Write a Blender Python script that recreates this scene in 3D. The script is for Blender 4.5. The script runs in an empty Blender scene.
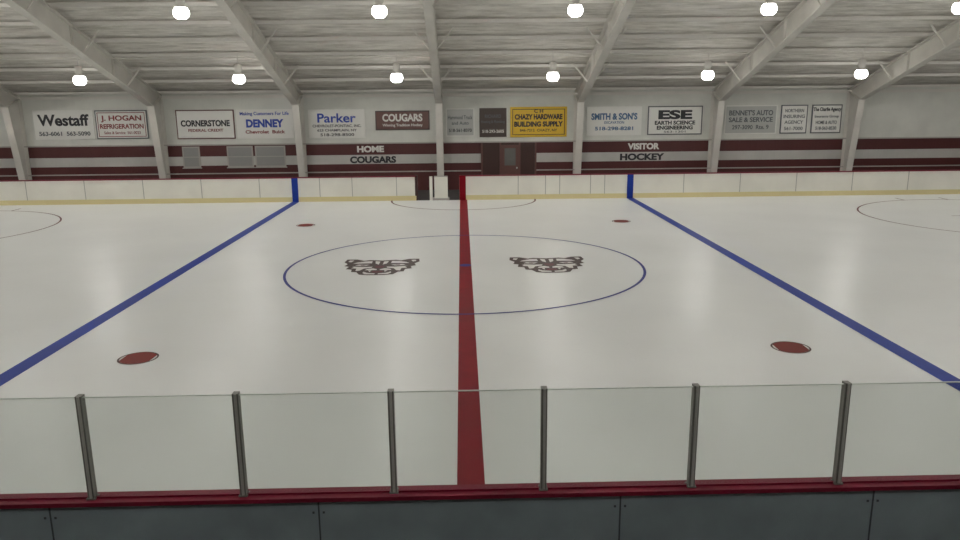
import bpy, math, random
from mathutils import Vector, Matrix
random.seed(4)
S = bpy.context.scene
COL = S.collection
S.view_settings.view_transform = 'Standard'
S.view_settings.look = 'None'
S.view_settings.exposure = 0.0

# ------------------------------------------------------------------ materials
def mat(name, col, rough=0.5, metal=0.0, spec=0.5, emis=None, estr=0.0, noise=0.0, nscale=5.0, bump=0.0, bscale=30.0, stretch=(1,1,1)):
    m = bpy.data.materials.new(name); m.use_nodes = True
    nt = m.node_tree; b = nt.nodes['Principled BSDF']
    b.inputs['Base Color'].default_value = (*col, 1)
    b.inputs['Roughness'].default_value = rough
    b.inputs['Metallic'].default_value = metal
    b.inputs['Specular IOR Level'].default_value = spec
    if emis:
        b.inputs['Emission Color'].default_value = (*emis, 1)
        b.inputs['Emission Strength'].default_value = estr
    if noise > 0 or bump > 0:
        g = nt.nodes.new('ShaderNodeNewGeometry')
        mp = nt.nodes.new('ShaderNodeMapping'); mp.inputs['Scale'].default_value = stretch
        nt.links.new(g.outputs['Position'], mp.inputs['Vector'])
    if noise > 0:
        n = nt.nodes.new('ShaderNodeTexNoise'); n.inputs['Scale'].default_value = nscale
        n.inputs['Detail'].default_value = 6
        nt.links.new(mp.outputs[0], n.inputs['Vector'])
        r = nt.nodes.new('ShaderNodeValToRGB')
        r.color_ramp.elements[0].position = 0.3; r.color_ramp.elements[1].position = 0.7
        r.color_ramp.elements[0].color = (*[c*(1-noise) for c in col], 1)
        r.color_ramp.elements[1].color = (*[min(1, c*(1+noise*0.4)) for c in col], 1)
        nt.links.new(n.outputs['Fac'], r.inputs['Fac'])
        nt.links.new(r.outputs['Color'], b.inputs['Base Color'])
    if bump > 0:
        n2 = nt.nodes.new('ShaderNodeTexNoise'); n2.inputs['Scale'].default_value = bscale
        n2.inputs['Detail'].default_value = 5
        nt.links.new(mp.outputs[0], n2.inputs['Vector'])
        bp = nt.nodes.new('ShaderNodeBump'); bp.inputs['Strength'].default_value = bump
        bp.inputs['Distance'].default_value = 0.1
        nt.links.new(n2.outputs['Fac'], bp.inputs['Height'])
        nt.links.new(bp.outputs['Normal'], b.inputs['Normal'])
    return m

M_ice = mat('ice', (0.785, 0.81, 0.795), rough=0.32, spec=0.36, noise=0.05, nscale=0.35, bump=0.02, bscale=3)
M_blue = mat('paint_blue', (0.016, 0.045, 0.31), rough=0.45, spec=.15, noise=0.15, nscale=3)
M_red = mat('paint_red', (0.21, 0.002, 0.010), rough=0.45, spec=.15, noise=0.15, nscale=3)
M_spot = mat('paint_spot_red', (0.165, 0.010, 0.006), rough=0.45, spec=.15)
M_circ = mat('paint_circle_blue', (0.035, 0.045, 0.24), rough=0.45, spec=.15)
M_maroon = mat('paint_maroon', (0.11, 0.02, 0.03), rough=0.45, spec=.15)
M_black = mat('paint_black', (0.062, 0.038, 0.036), rough=0.45, spec=.15)
M_icewhite = mat('paint_white', (0.70, 0.70, 0.67), rough=0.4, spec=.2)
M_board = mat('board_white', (0.80, 0.79, 0.72), rough=0.4, noise=0.08, nscale=1.0)
M_kick = mat('kickplate_yellow', (0.68, 0.60, 0.32), rough=0.5)
M_cap = mat('cap_rail_red', (0.19, 0.006, 0.026), rough=0.5, spec=.3, noise=0.15, nscale=4)
M_outer = mat('board_outer_blue_gray', (0.28, 0.345, 0.375), rough=0.55, noise=0.15, nscale=3)
M_seam = mat('seam_gray', (0.36, 0.36, 0.33), rough=0.6)
M_seamd = mat('seam_dark', (0.06, 0.07, 0.08), rough=0.6)
M_post = mat('aluminium_post', (0.22, 0.22, 0.20), rough=0.5, metal=0.2)
M_postl = mat('aluminium_light', (0.55, 0.56, 0.52), rough=0.4, metal=0.2)
M_steel = mat('frame_steel_white', (0.67, 0.65, 0.60), rough=0.5, noise=0.12, nscale=1.2)
M_purlin = mat('purlin_white', (0.69, 0.67, 0.625), rough=0.6)
M_floor = mat('rubber_floor', (0.05, 0.045, 0.045), rough=0.8, noise=0.2, nscale=4)
M_housing = mat('lamp_housing', (0.70, 0.68, 0.64), rough=0.4)
M_bulb = mat('lamp_glow', (1, 1, 1), emis=(1.0, 0.97, 0.92), estr=14)
M_wood = mat('bleacher_plank', (0.25, 0.22, 0.18), rough=0.6, noise=0.2, nscale=2)
M_door = mat('door_brown', (0.05, 0.022, 0.018), rough=0.5)
M_frame = mat('trim_light', (0.42, 0.40, 0.37), rough=0.5)
M_dglass = mat('window_dark', (0.16, 0.16, 0.15), rough=0.15)
M_pane = mat('window_frosted', (0.30, 0.30, 0.29), rough=0.3)

# roof insulation: wrinkled white blanket
def roof_mat():
    m = mat('roof_insulation', (0.56, 0.54, 0.49), rough=0.6)
    nt = m.node_tree; b = nt.nodes['Principled BSDF']
    g = nt.nodes.new('ShaderNodeNewGeometry')
    mp = nt.nodes.new('ShaderNodeMapping'); mp.inputs['Scale'].default_value = (0.5, 3.0, 3.0)
    nt.links.new(g.outputs['Position'], mp.inputs['Vector'])
    n = nt.nodes.new('ShaderNodeTexNoise'); n.inputs['Scale'].default_value = 1.6; n.inputs['Detail'].default_value = 8
    n.inputs['Roughness'].default_value = 0.65
    nt.links.new(mp.outputs[0], n.inputs['Vector'])
    r = nt.nodes.new('ShaderNodeValToRGB')
    r.color_ramp.elements[0].position = 0.34; r.color_ramp.elements[0].color = (0.54, 0.515, 0.46, 1)
    r.color_ramp.elements[1].position = 0.62; r.color_ramp.elements[1].color = (0.88, 0.855, 0.80, 1)
    nt.links.new(n.outputs['Fac'], r.inputs['Fac']); nt.links.new(r.outputs[0], b.inputs['Base Color'])
    bp = nt.nodes.new('ShaderNodeBump'); bp.inputs['Strength'].default_value = 0.9; bp.inputs['Distance'].default_value = 0.2
    nt.links.new(n.outputs['Fac'], bp.inputs['Height']); nt.links.new(bp.outputs[0], b.inputs['Normal'])
    return m
M_roof = roof_mat()

# striped metal wall cladding, bands by world height
def wall_mat(name, axis):
    m = mat(name, (0.6, 0.6, 0.56), rough=0.5)
    nt = m.node_tree; b = nt.nodes['Principled BSDF']
    g = nt.nodes.new('ShaderNodeNewGeometry'); sp = nt.nodes.new('ShaderNodeSeparateXYZ')
    nt.links.new(g.outputs['Position'], sp.inputs[0])
    mr = nt.nodes.new('ShaderNodeMapRange'); mr.inputs['From Min'].default_value = 0; mr.inputs['From Max'].default_value = 4
    nt.links.new(sp.outputs['Z'], mr.inputs['Value'])
    r = nt.nodes.new('ShaderNodeValToRGB'); r.color_ramp.interpolation = 'CONSTANT'
    e = r.color_ramp.elements
    red = (0.085, 0.018, 0.018, 1); wht = (0.55, 0.55, 0.52, 1); up = (0.70, 0.71, 0.66, 1)
    e[0].position = 0; e[0].color = red
    e[1].position = 1.22/4; e[1].color = wht
    x = e.new(1.65/4); x.color = red
    x = e.new(2.16/4); x.color = up
    nt.links.new(mr.outputs[0], r.inputs['Fac'])
    n = nt.nodes.new('ShaderNodeTexNoise'); n.inputs['Scale'].default_value = 0.9; n.inputs['Detail'].default_value = 6
    nt.links.new(g.outputs['Position'], n.inputs['Vector'])
    mr2 = nt.nodes.new('ShaderNodeMapRange'); mr2.inputs['To Min'].default_value = 0.75; mr2.inputs['To Max'].default_value = 1.15
    nt.links.new(n.outputs['Fac'], mr2.inputs['Value'])
    mx = nt.nodes.new('ShaderNodeVectorMath'); mx.operation = 'SCALE'
    nt.links.new(r.outputs[0], mx.inputs[0]); nt.links.new(mr2.outputs[0], mx.inputs['Scale'])
    nt.links.new(mx.outputs[0], b.inputs['Base Color'])
    mu = nt.nodes.new('ShaderNodeMath'); mu.operation = 'MULTIPLY'; mu.inputs[1].default_value = 2*math.pi/0.30
    nt.links.new(sp.outputs[axis], mu.inputs[0])
    sn = nt.nodes.new('ShaderNodeMath'); sn.operation = 'SINE'; nt.links.new(mu.outputs[0], sn.inputs[0])
    pw = nt.nodes.new('ShaderNodeMath'); pw.operation = 'GREATER_THAN'; pw.inputs[1].default_value = 0.8
    nt.links.new(sn.outputs[0], pw.inputs[0])
    bp = nt.nodes.new('ShaderNodeBump'); bp.inputs['Strength'].default_value = 0.3; bp.inputs['Distance'].default_value = 0.02
    nt.links.new(pw.outputs[0], bp.inputs['Height']); nt.links.new(bp.outputs[0], b.inputs['Normal'])
    return m
M_wall = wall_mat('wall_cladding', 'X'); M_wallE = wall_mat('wall_cladding_end', 'Y')

def glass_mat():
    m = bpy.data.materials.new('rink_glass'); m.use_nodes = True
    nt = m.node_tree; nt.nodes.clear()
    o = nt.nodes.new('ShaderNodeOutputMaterial'); t = nt.nodes.new('ShaderNodeBsdfTransparent')
    t.inputs[0].default_value = (0.85, 0.88, 0.86, 1)
    gl = nt.nodes.new('ShaderNodeBsdfGlossy'); gl.inputs['Roughness'].default_value = 0.05
    df = nt.nodes.new('ShaderNodeBsdfDiffuse'); df.inputs[0].default_value = (0.6, 0.65, 0.62, 1)
    mx = nt.nodes.new('ShaderNodeMixShader'); mx.inputs[0].default_value = 0.03
    mx2 = nt.nodes.new('ShaderNodeMixShader'); mx2.inputs[0].default_value = 0.03
    nt.links.new(t.outputs[0], mx.inputs[1]); nt.links.new(gl.outputs[0], mx.inputs[2])
    nt.links.new(mx.outputs[0], mx2.inputs[1]); nt.links.new(df.outputs[0], mx2.inputs[2]); nt.links.new(mx2.outputs[0], o.inputs[0])
    return m
M_glass = glass_mat()
M_gedge = mat('glass_edge', (0.68, 0.74, 0.69), rough=0.3)

# ------------------------------------------------------------------ mesh builder
class MB:
    def __init__(s): s.v = []; s.f = []; s.mi = []; s.mats = []
    def m(s, material):
        if material not in s.mats: s.mats.append(material)
        return s.mats.index(material)
    def poly(s, pts, material):
        i = len(s.v); s.v += [tuple(p) for p in pts]; s.f.append(tuple(range(i, i+len(pts)))); s.mi.append(s.m(material))
    def box(s, x0, x1, y0, y1, z0, z1, material):
        i = len(s.v)
        s.v += [(x0,y0,z0),(x1,y0,z0),(x1,y1,z0),(x0,y1,z0),(x0,y0,z1),(x1,y0,z1),(x1,y1,z1),(x0,y1,z1)]
        k = s.m(material)
        for f in [(0,3,2,1),(4,5,6,7),(0,1,5,4),(1,2,6,5),(2,3,7,6),(3,0,4,7)]:
            s.f.append(tuple(i+a for a in f)); s.mi.append(k)
    def beam(s, a, b, w, h, material, up=(0,0,1)):
        a = Vector(a); b = Vector(b); d = (b-a).normalized(); up = Vector(up)
        r = d.cross(up)
        if r.length < 1e-4: r = Vector((1,0,0))
        r.normalize(); u = r.cross(d).normalized(); i = len(s.v)
        for p in (a, b):
            for sx, sz in ((-1,-1),(1,-1),(1,1),(-1,1)):
                s.v.append(tuple(p + r*sx*w/2 + u*sz*h/2))
        k = s.m(material)
        for f in [(0,1,2,3),(7,6,5,4),(0,4,5,1),(1,5,6,2),(2,6,7,3),(3,7,4,0)]:
            s.f.append(tuple(i+q for q in f)); s.mi.append(k)
    def lathe(s, prof, mats, n=20, c=(0,0,0)):
        i0 = len(s.v)
        for r, z in prof:
            for j in range(n):
                a = 2*math.pi*j/n; s.v.append((c[0]+r*math.cos(a), c[1]+r*math.sin(a), c[2]+z))
        for q in range(len(prof)-1):
            k = s.m(mats[q] if isinstance(mats, list) else mats)
            for j in range(n):
                j2 = (j+1) % n
                s.f.append((i0+q*n+j, i0+q*n+j2, i0+(q+1)*n+j2, i0+(q+1)*n+j)); s.mi.append(k)
    def extr_yz(s, pts, x0, x1, material):
        n = len(pts); i = len(s.v); k = s.m(material)
        s.v += [(x0, p[0], p[1]) for p in pts] + [(x1, p[0], p[1]) for p in pts]
        s.f.append(tuple(i+j for j in range(n))); s.mi.append(k)
        s.f.append(tuple(i+n+j for j in reversed(range(n)))); s.mi.append(k)
        for j in range(n):
            j2 = (j+1) % n
            s.f.append((i+j, i+n+j, i+n+j2, i+j2)); s.mi.append(k)
    def data(s, name):
        me = bpy.data.meshes.new(name); me.from_pydata(s.v, [], s.f)
        for m_ in s.mats: me.materials.append(m_)
        me.polygons.foreach_set('material_index', s.mi); me.update()
        return me
    def obj(s, name, parent=None, loc=(0,0,0), smooth=False):
        me = s.data(name); o = bpy.data.objects.new(name, me); COL.objects.link(o); o.location = loc
        if smooth: me.polygons.foreach_set('use_smooth', [True]*len(me.polygons))
        if parent: o.parent = parent
        return o

def empty(name, loc=(0,0,0)):
    e = bpy.data.objects.new(name, None); COL.objects.link(e); e.location = loc; e.empty_display_size = 0.3
    return e

def text(body, w, h, material, parent, loc, bold=0.0, name='lettering'):
    c = bpy.data.curves.new(name, 'FONT'); c.body = body; c.size = 1.0; c.align_x = 'CENTER'; c.align_y = 'CENTER'
    c.offset = bold; c.extrude = 0.004; c.resolution_u = 4
    c.materials.append(material)
    o = bpy.data.objects.new(name, c); COL.objects.link(o)
    bpy.context.view_layer.update()
    d = o.dimensions.copy()
    bb = [Vector(q) for q in o.bound_box]
    cx = (min(q.x for q in bb)+max(q.x for q in bb))/2; cy = (min(q.y for q in bb)+max(q.y for q in bb))/2
    sx = w/max(d.x, .01); sy = h/max(d.y, .01)
    o.scale = (sx, sy, 1); o.rotation_euler = (math.pi/2, 0, 0)
    o.location = (loc[0]-cx*sx, loc[1], loc[2]-cy*sy)
    o.parent = parent
    return o

# ------------------------------------------------------------------ constants
HX, HY, RC = 30.5, 13.0, 8.5          # rink half-length / half-width / corner radius
WY, NY = 17.0, -24.0                  # far / near wall
EX = 33.6
EAVE, SL, RY = 4.55, 0.32, -3.5
def roofz(y): return EAVE + SL*((WY-y) if y > RY else (y-NY))
BH = 0.99

# ------------------------------------------------------------------ room shell
b = MB(); b.box(-EX-.2, EX+.2, NY-.2, WY+.2, -0.25, -0.02, M_floor); b.obj('floor')
b = MB(); b.box(-EX-.2, EX+.2, WY, WY+.2, -0.02, EAVE, M_wall); b.obj('wall_far')
b = MB(); b.box(-EX-.2, EX+.2, NY-.2, NY, -0.02, EAVE, M_wall); b.obj('wall_near')
for sx, nm in ((-1, 'wall_left'), (1, 'wall_right')):
    b = MB(); xa, xb = sorted((sx*EX, sx*(EX+.2)))
    b.extr_yz([(NY,-.02),(WY,-.02),(WY,EAVE),(RY,roofz(RY)),(NY,EAVE)], xa, xb, M_wallE); b.obj(nm)
b = MB()
for (ya, yb) in ((WY+.2, RY), (NY-.2, RY)):
    za = EAVE; zb = roofz(RY)
    b.extr_yz([(ya,za),(yb,zb),(yb,zb+.15),(ya,za+.15)], -EX-.2, EX+.2, M_roof)
b.obj('ceiling')
# purlins
b = MB()
n = 14
for i in range(n+1):
    y = WY-0.25-(WY-RY-0.5)*i/n
    z = roofz(y)-.07
    b.beam((-EX+.02, y, z), (EX-.02, y, z), .09, .12, M_purlin)
    y2 = 2*RY - y
    b.beam((-EX+.02, y2, z), (EX-.02, y2, z), .09, .12, M_purlin)
b.obj('roof_purlins')
# eave trim and wall rails
b = MB()
b.box(-EX, EX, WY-.10, WY, 4.28, 4.42, M_purlin)
b.obj('trim_1')
b = MB()
b.box(-EX, EX, WY-.05, WY, 2.16, 2.22, M_frame)
b.obj('trim_2')
b = MB()
b.box(-EX, EX, WY-.05, WY, .84, .89, M_frame)
b.obj('trim_3')

# ------------------------------------------------------------------ steel frames
FX = [-1.05+6.38*k for k in range(-5, 6)]
def frame(x, idx):
    b = MB(); w = .15; t = .012; ft = .03
    ry = RY
    def half(my):
        W = WY-RY
        P = lambda d: my(d)
        zt = lambda d: EAVE + SL*(W-d) - .16
        outer = W-.03
        inb, int_ = W-.42, W-1.10
        zin = 3.98
        d2 = 8.0
        db = zt(d2)-.76; dr = zt(0)-.8
        web = [(P(outer),-.02),(P(inb),-.02),(P(int_),zin),(P(d2),db),(P(0),dr),(P(0),zt(0)),(P(outer),zt(outer))]
        b.extr_yz(web, x-t/2, x+t/2, M_steel)
        def fl(d1,z1,d2_,z2):
            a = Vector((x,P(d1),z1)); c = Vector((x,P(d2_),z2))
            b.beam(a, c, 2*w, ft, M_steel, up=(0,1,0) if abs(c.z-a.z) > abs(c.y-a.y)*2 else (0,0,1))
        fl(outer,-.02,outer,zt(outer)); fl(inb,-.02,int_,zin); fl(int_,zin,d2,db); fl(d2,db,0,dr); fl(outer,zt(outer),0,zt(0))
        fl(int_, zin, outer, zt(outer)-.05)
        for d in (5.0, 9.2, 13.0, 16.0):
            za = db + (zin-db)*(d-d2)/(int_-d2) if d > d2 else dr + (db-dr)*d/d2
            b.beam((x,P(d),za),(x,P(d),zt(d)), .2, .015, M_steel, up=(0,1,0))
        for d in (3.4, 6.8, 10.2, 13.6, 17.0):
            za = db + (zin-db)*(d-d2)/(int_-d2) if d > d2 else dr + (db-dr)*d/d2
            for sx in (-1, 1):
                b.beam((x+sx*.1,P(d),za+.02),(x+sx*.75,P(d),zt(d)+.05), .05, .05, M_steel)
        b.box(x-.17, x+.17, min(P(outer),P(inb))-.03, max(P(outer),P(inb))+.0, -.02, .02, M_steel)
    half(lambda d: RY+d)
    half(lambda d: RY-d)
    b.obj('steel_roof_frame')
for i, x in enumerate(FX): frame(x, i)

# ------------------------------------------------------------------ lamps
lb = MB()
lb.lathe([(0.0,.55),(.02,.55),(.02,.97)], M_housing, n=8)
lb.lathe([(.0,.56),(.10,.55),(.14,.50),(.14,.26),(.11,.22),(.11,.19),(.18,.16),(.19,.13)], M_housing, n=20)
lb.lathe([(.185,.135),(.235,.05),(.25,-.04),(.225,-.13),(.15,-.20)], M_bulb, n=20)
lme = lb.data('high_bay_lamp')
lme.polygons.foreach_set('use_smooth', [True]*len(lme.polygons))
def bulb(e):
    LP = bpy.data.lights.new('bulb', 'POINT'); LP.energy = e; LP.color = (1.0, 0.965, 0.92); LP.shadow_soft_size = .2
    return LP
rows = [(12.42, 265), (6.62, 260), (.82, 260), (-4.98, 225), (-10.8, 125), (-16.6, 150)]  # last row: unseen lamps added over the stands to brighten the near boards' outside
for ry_, en in rows:
    LP = bulb(en)
    for k in range(-4, 5):
        x = -2.60+6.24*k
        o = bpy.data.objects.new('high_bay_lamp', lme); COL.objects.link(o); o.location = (x, ry_, roofz(ry_)-1.0)
        l = bpy.data.objects.new('bulb', LP); COL.objects.link(l); l.parent = o; l.location = (0, 0, -.06)
# conduits feeding the lamps
b = MB()
for ry_, en in rows:
    b.beam((-EX+.1, ry_+.08, roofz(ry_)-.2), (EX-.1, ry_+.08, roofz(ry_)-.2), .035, .035, M_purlin)
b.obj('lighting_conduit')

# ------------------------------------------------------------------ rink path
def rpath(off, seg=14):
    pts = []
    r = RC+off
    for cx, cy, a0 in ((HX-RC, HY-RC, 0), (-HX+RC, HY-RC, 90), (-HX+RC, -HY+RC, 180), (HX-RC, -HY+RC, 270)):
        for j in range(seg+1):
            a = math.radians(a0+90*j/seg); pts.append((cx+r*math.cos(a), cy+r*math.sin(a)))
    return pts
pts = rpath(0.0)
b = MB(); b.poly([(p[0], p[1], 0.0) for p in pts], M_ice)
pl = pts
for j in range(len(pl)):
    a = pl[j]; c = pl[(j+1) % len(pl)]
    b.poly([(a[0],a[1],-.02),(c[0],c[1],-.02),(c[0],c[1],0),(a[0],a[1],0)], M_ice)
b.obj('ice_surface')

GX0, GX1 = -1.98, -0.17
def openpath(off):
    p = rpath(off)
    n = 15
    NE, NW, SW, SE = p[0:n], p[n:2*n], p[2*n:3*n], p[3*n:4*n]
    return [(GX0, HY+off)] + NW + SW + SE + NE + [(GX1, HY+off)]
def sweep(b, prof, mats):
    rings = [openpath(o) for o, z in prof]; n = len(rings[0]); m = len(prof)
    for e in range(m):
        e2 = (e+1) % m
        for j in range(n-1):
            a = rings[e][j]; c = rings[e][j+1]; d = rings[e2][j+1]; f = rings[e2][j]
            b.poly([(a[0],a[1],prof[e][1]),(c[0],c[1],prof[e][1]),(d[0],d[1],prof[e2][1]),(f[0],f[1],prof[e2][1])], mats[e])
    for j in (0, n-1):
        b.poly([(rings[e][j][0], rings[e][j][1], prof[e][1]) for e in range(m)], mats[0])
dash = empty('dasher_boards')
b = MB(); sweep(b, [(.0,-.01),(.0,BH),(.12,BH),(.12,-.02)], [M_board, M_board, M_outer, M_board]); b.obj('board_panels', dash)
b = MB(); sweep(b, [(-.015,0.001),(-.015,.20),(.0,.20),(.0,.001)], [M_kick]*4); b.obj('kickplate', dash)
b = MB(); sweep(b, [(-.02,BH),(-.02,BH+.035),(.15,BH+.035),(.15,BH)], [M_cap]*4); b.obj('cap_rail', dash)
b = MB()
for x in (-15.3,-12.9,-10.5,-8.1,-5.7,-3.29,-1.21,1.165,3.19,5.6,8.0,10.4,12.8,15.2,17.6,20.0):
    b.box(x-.006, x+.006, -HY-.124, -HY-.12, 0, BH, M_seamd)
    for zz in (.88, .5):
        for dx in (-.05, .03): b.box(x+dx, x+dx+.016, -HY-.127, -HY-.12, zz, zz+.016, M_seamd)
    b.box(x-.012, x+.012, -HY, -HY+.004, .2, BH, M_seam)
for x in (-20.5,-18.1,-15.7,-13.3,-10.9,-8.5,-6.0,-4.65,-2.8, 2.3,3.45,4.05,5.35,5.95, 9.3,11.7,14.1,16.5,18.9):
    b.box(x-.014, x+.014, HY-.006, HY, .2, BH-.005, M_seam)
b.obj('panel_seams', dash)
b = MB()
for s_ in (-1, 1):
    y0, y1 = sorted((s_*HY-s_*.017, s_*HY-s_*.001))
    for x in (-7.03, 7.03): b.box(x-.13, x+.13, y0-.002, y1, .0, BH+.037, M_blue)
b.box(-.13, .13, -HY+.001, -HY+.019, 0, BH, M_red)
b.box(-.168, .10, HY-.02, HY+.1, 0, BH+.04, M_red)
b.obj('line_stripes', dash)
b = MB()
b.box(GX0-.05, GX0+.06, HY-.01, HY+.13, 0, BH+.06, M_black)
b.box(-1.42, -1.30, HY+.0, HY+.12, 0, BH, M_board)
b.box(-1.22, -.66, HY+.05, HY+.10, .08, BH-.02, M_board)
b.box(-1.22, -.66, HY+.03, HY+.12, BH-.02, BH+.02, M_frame)
b.box(-1.30, -.60, HY+.06, HY+.09, .0, .12, M_frame)
b.obj('rink_gate', dash)
for xa in (-6.6, 2.3):
    b = MB()
    b.box(xa, xa+4.3, 14.3, 14.65, .42, .47, M_wood)
    for x in (xa+.2, xa+2.15, xa+4.1): b.box(x-.04, x+.04, 14.35, 14.6, -.02, .42, M_frame)
    b.obj('player_bench')

# ------------------------------------------------------------------ ice markings
def ring(b, cx, cy, r0, r1, z, material, a0=0, a1=360, n=96):
    for j in range(n):
        t0 = math.radians(a0+(a1-a0)*j/n); t1 = math.radians(a0+(a1-a0)*(j+1)/n)
        b.poly([(cx+r0*math.cos(t0),cy+r0*math.sin(t0),z),(cx+r1*math.cos(t0),cy+r1*math.sin(t0),z),
                (cx+r1*math.cos(t1),cy+r1*math.sin(t1),z),(cx+r0*math.cos(t1),cy+r0*math.sin(t1),z)], material)
def rect(b, x0, x1, y0, y1, z, m): b.poly([(x0,y0,z),(x1,y0,z),(x1,y1,z),(x0,y1,z)], m)
def disc(b, cx, cy, r, z, m, n=40): b.poly([(cx+r*math.cos(2*math.pi*j/n), cy+r*math.sin(2*math.pi*j/n), z) for j in range(n)], m)
b = MB(); rect(b, -.15, .15, -HY+.02, HY-.02, .004, M_red); b.obj('center_red_line')
for x in (-7.03, 7.03):
    b = MB(); rect(b, x-.15, x+.15, -HY+.02, HY-.02, .004, M_blue); b.obj('blue_line')
for x in (-26.9, 26.9):
    b = MB(); rect(b, x-.03, x+.03, -HY+1.3, HY-1.3, .004, M_red); b.obj('goal_line')
b = MB(); ring(b, 0, -.05, 4.38, 4.445, .006, M_circ, n=128); b.obj('center_faceoff_circle')
b = MB(); disc(b, 0, 0, .15, .008, M_circ); b.obj('center_faceoff_spot')
b = MB(); ring(b, 0, HY-.02, 2.97, 3.04, .006, M_maroon, 180, 360); b.obj('referee_crease')
for sx in (-1, 1):
    for sy in (-1, 1):
        b = MB(); cx, cy = sx*5.36, sy*6.75
        ring(b, cx, cy, .285, .315, .004, M_black, n=40)
        b.poly([(cx+.285*math.cos(a), cy+.285*math.sin(a), .005) for a in [math.radians(q) for q in
               list(range(28, 153, 8))+list(range(208, 333, 8))]], M_spot)
        b.obj('faceoff_spot')
        b = MB(); cx = sx*18.68
        ring(b, cx, cy, 4.54, 4.60, .004, M_maroon, n=110); disc(b, cx, cy, .3, .004, M_red)
        for qx in (-1, 1):
            for qy in (-1, 1):
                rect(b, *(sorted((cx+qx*.6, cx+qx*1.7))), *(sorted((cy+qy*.25, cy+qy*.30))), .004, M_maroon)
        for qy in (-1, 1):
            for qq in (-.9, .9):
                rect(b, cx+qq-.03, cx+qq+.03, *(sorted((cy+qy*4.5, cy+qy*5.15))), .004, M_maroon)
        b.obj('zone_faceoff_circle')
# cougar logos
def logo(cx, cy):
    b = MB(); sx, sy = .97, .94
    def half(pts, m, z):
        for s_ in (-1, 1):
            q = [(cx+s_*px*sx, cy+py*sy, z) for px, py in pts]
            b.poly(q if s_ == 1 else q[::-1], m)
    sil = [(0,.80),(.35,.88),(.5,.80),(.70,.98),(.97,.99),(1.0,.62),(.88,.38),(.93,.12),(.80,.04),(.84,-.26),(.68,-.32),(.66,-.6),(.52,-.64),(.42,-.92),(.2,-1.0),(0,-1.0)]
    half(sil, M_black, .004)
    W = M_icewhite
    half([(.76,.84),(.88,.85),(.91,.68),(.82,.60)], W, .006)
    half([(.05,.66),(.18,.72),(.15,.40),(.05,.26)], W, .006)
    half([(.26,.72),(.44,.70),(.66,.56),(.74,.42),(.60,.42),(.25,.44)], W, .006)
    half([(.27,.24),(.58,.29),(.66,.18),(.42,.10)], W, .006)
    half([(.18,.0),(.40,-.02),(.72,.06),(.66,-.02),(.72,-.18),(.58,-.20),(.56,-.50),(.46,-.46),(.38,-.22),(.20,-.14)], W, .006)
    half([(.04,-.30),(.16,-.20),(.30,-.28),(.34,-.42),(.04,-.42)], W, .006)
    half([(.16,-.46),(.25,-.46),(.19,-.64)], W, .007)
    half([(.04,-.80),(.24,-.74),(.34,-.60),(.36,-.74),(.28,-.90),(.04,-.92)], W, .006)
    half([(0,.12),(.13,.10),(.10,-.12),(0,-.20)], M_maroon, .007)
    half([(.38,.20),(.50,.22),(.52,.15),(.42,.12)], M_maroon, .008)
    half([(0,-.52),(.12,-.52),(.14,-.70),(0,-.74)], M_maroon, .007)
    b.obj('cougar_head_logo')
logo(-2.15, -.02); logo(2.12, -.02)

# ------------------------------------------------------------------ near glass
gb = empty('spectator_glass_barrier')
PX = [.557+1.176*k for k in range(-17, 18)]
zg0, zg1 = BH+.036, 1.865
yg = -HY-.07
b = MB()
for i in range(len(PX)-1):
    x0, x1 = PX[i]+.022, PX[i+1]-.022
    b.poly([(x0,yg,zg0+.01),(x1,yg,zg0+.01),(x1,yg,zg1-.006),(x0,yg,zg1-.006)], M_glass)
b.obj('glass_panes', gb)
b = MB()
for i in range(len(PX)-1):
    x0, x1 = PX[i]+.022, PX[i+1]-.022
    b.box(x0, x1, yg-.006, yg+.006, zg1-.007, zg1, M_gedge)
    b.box(x0, x1, yg-.012, yg+.012, zg0, zg0+.012, M_cap)
b.obj('glass_edges', gb)
b = MB()
for x in PX:
    b.box(x-.023, x+.023, yg-.03, yg+.03, zg0, zg1+.012, M_post)
    b.box(x-.008, x+.012, yg-.036, yg-.03, zg0, zg1+.010, M_postl)
    b.box(x-.034, x+.034, yg-.04, yg+.04, zg0, zg0+.012, M_post)
b.obj('glass_posts', gb)

# ------------------------------------------------------------------ bleachers under the viewer
b = MB()
for i in range(6):
    y0 = -17.3-i*.95; z = .4*(i+1)
    b.box(-20, 20, y0-.95, y0, z-.06-.2, z-.2, M_frame)
    b.box(-20, 20, y0-.75, y0-.4, z+.14, z+.19, M_wood)
    for x in range(-20, 21, 4):
        b.box(x-.04, x+.04, y0-.62, y0-.54, -.02, z+.14, M_frame)
b.obj('bleachers')

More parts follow.
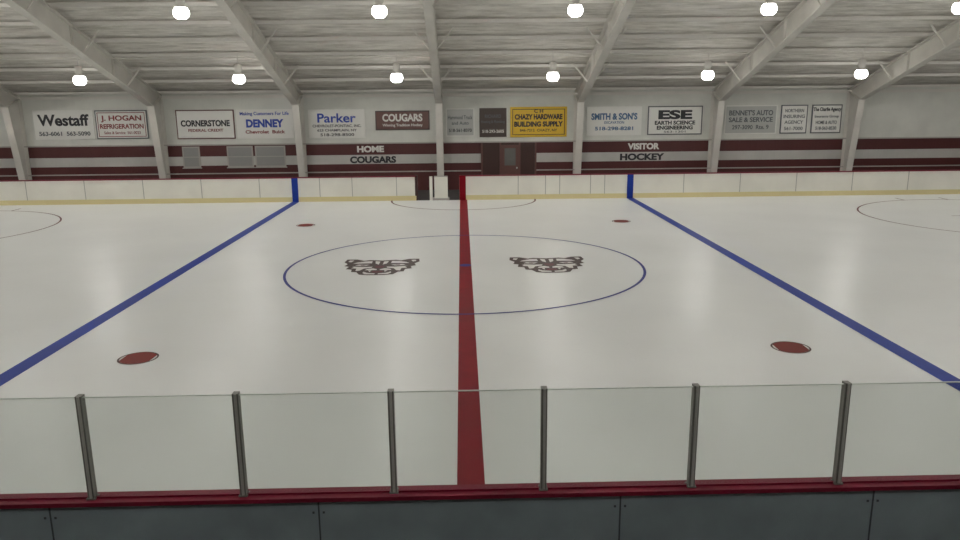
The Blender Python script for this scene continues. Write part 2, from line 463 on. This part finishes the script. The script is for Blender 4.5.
# ------------------------------------------------------------------ signs
def SM(name, c): return mat('sign_'+name, c, rough=0.45)
sW = SM('white', (0.78,0.78,0.74)); sG = SM('gray', (0.46,0.47,0.45)); sY = SM('yellow', (0.74,0.48,0.03)); sB = SM('brown', (0.13,0.06,0.05))
sD = SM('dark', (0.07,0.05,0.042)); tK = SM('ink_black', (0.02,0.02,0.025)); tB = SM('ink_blue', (0.02,0.06,0.36)); tR = SM('ink_red', (0.22,0.03,0.03))
tG = SM('ink_gray', (0.11,0.12,0.13)); tW = SM('ink_white', (0.76,0.76,0.72)); tBl = SM('ink_slate_blue', (0.06,0.14,0.27))
def sign(x, z0, z1, w, bg, lines, border=None, inner=None):
    h = z1-z0; b = MB()
    b.box(-w/2, w/2, -.04, 0, -h/2, h/2, border or bg)
    t = .05 if border else .0
    b.box(-w/2+t, w/2-t, -.046, -.04, -h/2+t, h/2-t, bg)
    if inner:
        t2 = .1
        for (xa, xb, za, zb) in ((-w/2+t2,w/2-t2,h/2-t2-.03,h/2-t2),(-w/2+t2,w/2-t2,-h/2+t2,-h/2+t2+.03),(-w/2+t2,-w/2+t2+.03,-h/2+t2,h/2-t2),(w/2-t2-.03,w/2-t2,-h/2+t2,h/2-t2)):
            b.box(xa, xb, -.05, -.046, za, zb, inner)
    o = b.obj('advertising_sign', loc=(x, WY-.001, (z0+z1)/2))
    for (txt, fw, fh, fz, m, bold) in lines:
        text(txt, w*fw, h*fh, m, o, (0, -.052, h*fz), bold)
    return o
sign(-18.25, 2.50, 3.82, 2.70, sW, [('Westaff', .86, .40, .16, tK, .03), ('563-6061  563-5090', .86, .15, -.3, tG, .03)])
sign(-15.63, 2.50, 3.80, 2.36, sW, [('J. HOGAN', .78, .24, .20, tR, .03), ('REFRIGERATION', .84, .17, -.06, tR, .03), ('Sales & Service  561-0023', .7, .1, -.28, tR, .01)], border=tG, inner=tR)
sign(-11.82, 2.46, 3.78, 2.66, sW, [('CORNERSTONE', .84, .22, .04, tK, .04), ('FEDERAL CREDIT', .6, .1, -.2, tR, .02)], border=sB)
sign(-9.10, 2.46, 3.78, 2.60, sW, [('Making Customers For Life', .86, .15, .34, tB, .02), ('DENNEY', .66, .28, .02, tB, .05), ('Chevrolet  Buick', .7, .12, -.27, tR, .03)])
sign(-5.80, 2.44, 3.75, 2.60, sW, [('Parker', .68, .32, .20, tB, .02), ('CHEVROLET-PONTIAC, INC.', .86, .11, -.08, tK, .02), ('623 CHAMPLAIN, NY', .7, .10, -.23, tK, .02), ('518-298-8500', .6, .10, -.38, tK, .02)])
sign(-2.77, 2.78, 3.66, 2.50, sB, [('COUGARS', .74, .40, .14, tW, .04), ('Winning Tradition Hockey', .74, .18, -.26, tW, .02)], border=sD)
sign(-.10, 2.46, 3.74, 1.32, sG, [('Hammond Truck', .86, .14, .18, tG, .02), ('and Auto', .6, .12, -.02, tG, .02), ('518-561-8370', .8, .12, -.28, tK, .02)], border=tW)
sign(1.42, 2.42, 3.74, 1.26, sD, [('RICHARD', .6, .12, .22, tG, .02), ('Heating & Plumbing', .86, .12, .02, tG, .02), ('518-293-2605', .8, .11, -.30, tW, .02)])
sign(3.54, 2.40, 3.78, 2.64, sY, [('C H', .16, .12, .36, tK, .03), ('CHAZY HARDWARE', .84, .18, .17, tK, .05), ('BUILDING SUPPLY', .86, .18, -.07, tK, .05), ('846-7212  CHAZY, NY', .66, .1, -.28, tK, .02)], inner=tK)
sign(7.07, 2.44, 3.76, 2.56, sW, [("SMITH & SON'S", .84, .24, .16, tBl, .04), ('EXCAVATION', .36, .09, -.05, tBl, .02), ('518-298-8281', .70, .13, -.26, tBl, .03)])
sign(9.92, 2.44, 3.76, 2.56, sW, [('ESE', .62, .32, .20, tK, .05), ('EARTH SCIENCE', .74, .14, -.08, tK, .04), ('ENGINEERING', .66, .14, -.25, tK, .04), ('563-1201', .4, .07, -.39, tG, .01)], border=tG)
sign(13.48, 2.44, 3.76, 2.46, sG, [("BENNET'S AUTO", .84, .19, .24, tG, .03), ('SALE & SERVICE', .84, .17, -.0, tG, .03), ('297-3090  Rte. 9', .7, .15, -.26, tG, .02)], border=tW)
sign(15.52, 2.44, 3.76, 1.26, sW, [('NORTHERN', .7, .12, .30, tG, .02), ('INSURING', .8, .12, .1, tG, .02), ('AGENCY', .7, .12, -.1, tG, .02), ('561-7000', .7, .12, -.32, tG, .02)], border=tG)
sign(17.06, 2.44, 3.76, 1.42, sW, [('The Charlie Agency', .92, .17, .32, tK, .03), ('Insurance Group', .8, .12, .08, tG, .02), ('HOME & AUTO', .7, .12, -.12, tG, .02), ('518-563-8530', .7, .12, -.32, tG, .02)], border=tG)
# painted team lettering on the wall
for body, x, z, w, h, m, nm in (('HOME', -4.30, 1.92, 1.25, .30, tW, 'home_lettering'), ('COUGARS', -4.2, 1.43, 2.15, .32, tK, 'team_lettering'),
                           ('VISITOR', 8.5, 1.92, 1.5, .30, tW, 'visitor_lettering'), ('HOCKEY', 8.45, 1.43, 2.1, .32, tK, 'hockey_lettering')):
    text(body, w, h, m, None, (x, WY-.006, z), .05, name=nm)

# windows + doors on far wall
def window(x0, x1, z0, z1, name):
    b = MB(); t = .06
    b.box(x0, x1, WY-.03, WY-.001, z0, z1, M_frame)
    b.box(x0+t, x1-t, WY-.034, WY-.03, z0+t, z1-t, M_pane)
    zm = (z0+z1)/2; b.box(x0, x1, WY-.05, WY-.03, zm-.02, zm+.02, M_frame)
    b.box(x0-.04, x1+.04, WY-.07, WY-.001, z0-.04, z0, M_frame)
    b.obj(name)
window(-10.95, -9.75, 1.15, 2.12, 'window_1'); window(-9.65, -8.25, 1.15, 2.12, 'window_2'); window(-13.0, -12.2, 1.15, 2.12, 'window_3')
b = MB()
b.box(.85, 3.45, WY-.06, WY-.001, -.02, 2.16, M_door)
for x in (.85, 1.72, 2.62, 3.37): b.box(x, x+.08, WY-.10, WY-.06, -.02, 2.16, sB)
b.box(1.80, 2.62, WY-.08, WY-.06, -.02, 2.05, sB)
b.box(1.95, 2.47, WY-.09, WY-.08, 1.1, 1.9, M_dglass)
b.box(2.5, 2.56, WY-.14, WY-.08, .95, 1.02, M_postl)
b.obj('door_1')

# ------------------------------------------------------------------ world + camera
w = bpy.data.worlds.new('world'); S.world = w; w.use_nodes = True
w.node_tree.nodes['Background'].inputs[0].default_value = (.5,.5,.5,1); w.node_tree.nodes['Background'].inputs[1].default_value = .1
cam = bpy.data.cameras.new('camera'); cam.sensor_width = 36; cam.lens = 28.125; cam.clip_end = 300; cam.clip_start = .05
co = bpy.data.objects.new('camera', cam); COL.objects.link(co)
R = Matrix.Rotation(math.radians(-1.30), 4, 'Z') @ Matrix.Rotation(math.radians(90-12.63), 4, 'X') @ Matrix.Rotation(math.radians(-.52), 4, 'Z')
co.matrix_world = Matrix.Translation((-.05, -18.48, 4.02)) @ R
S.camera = co
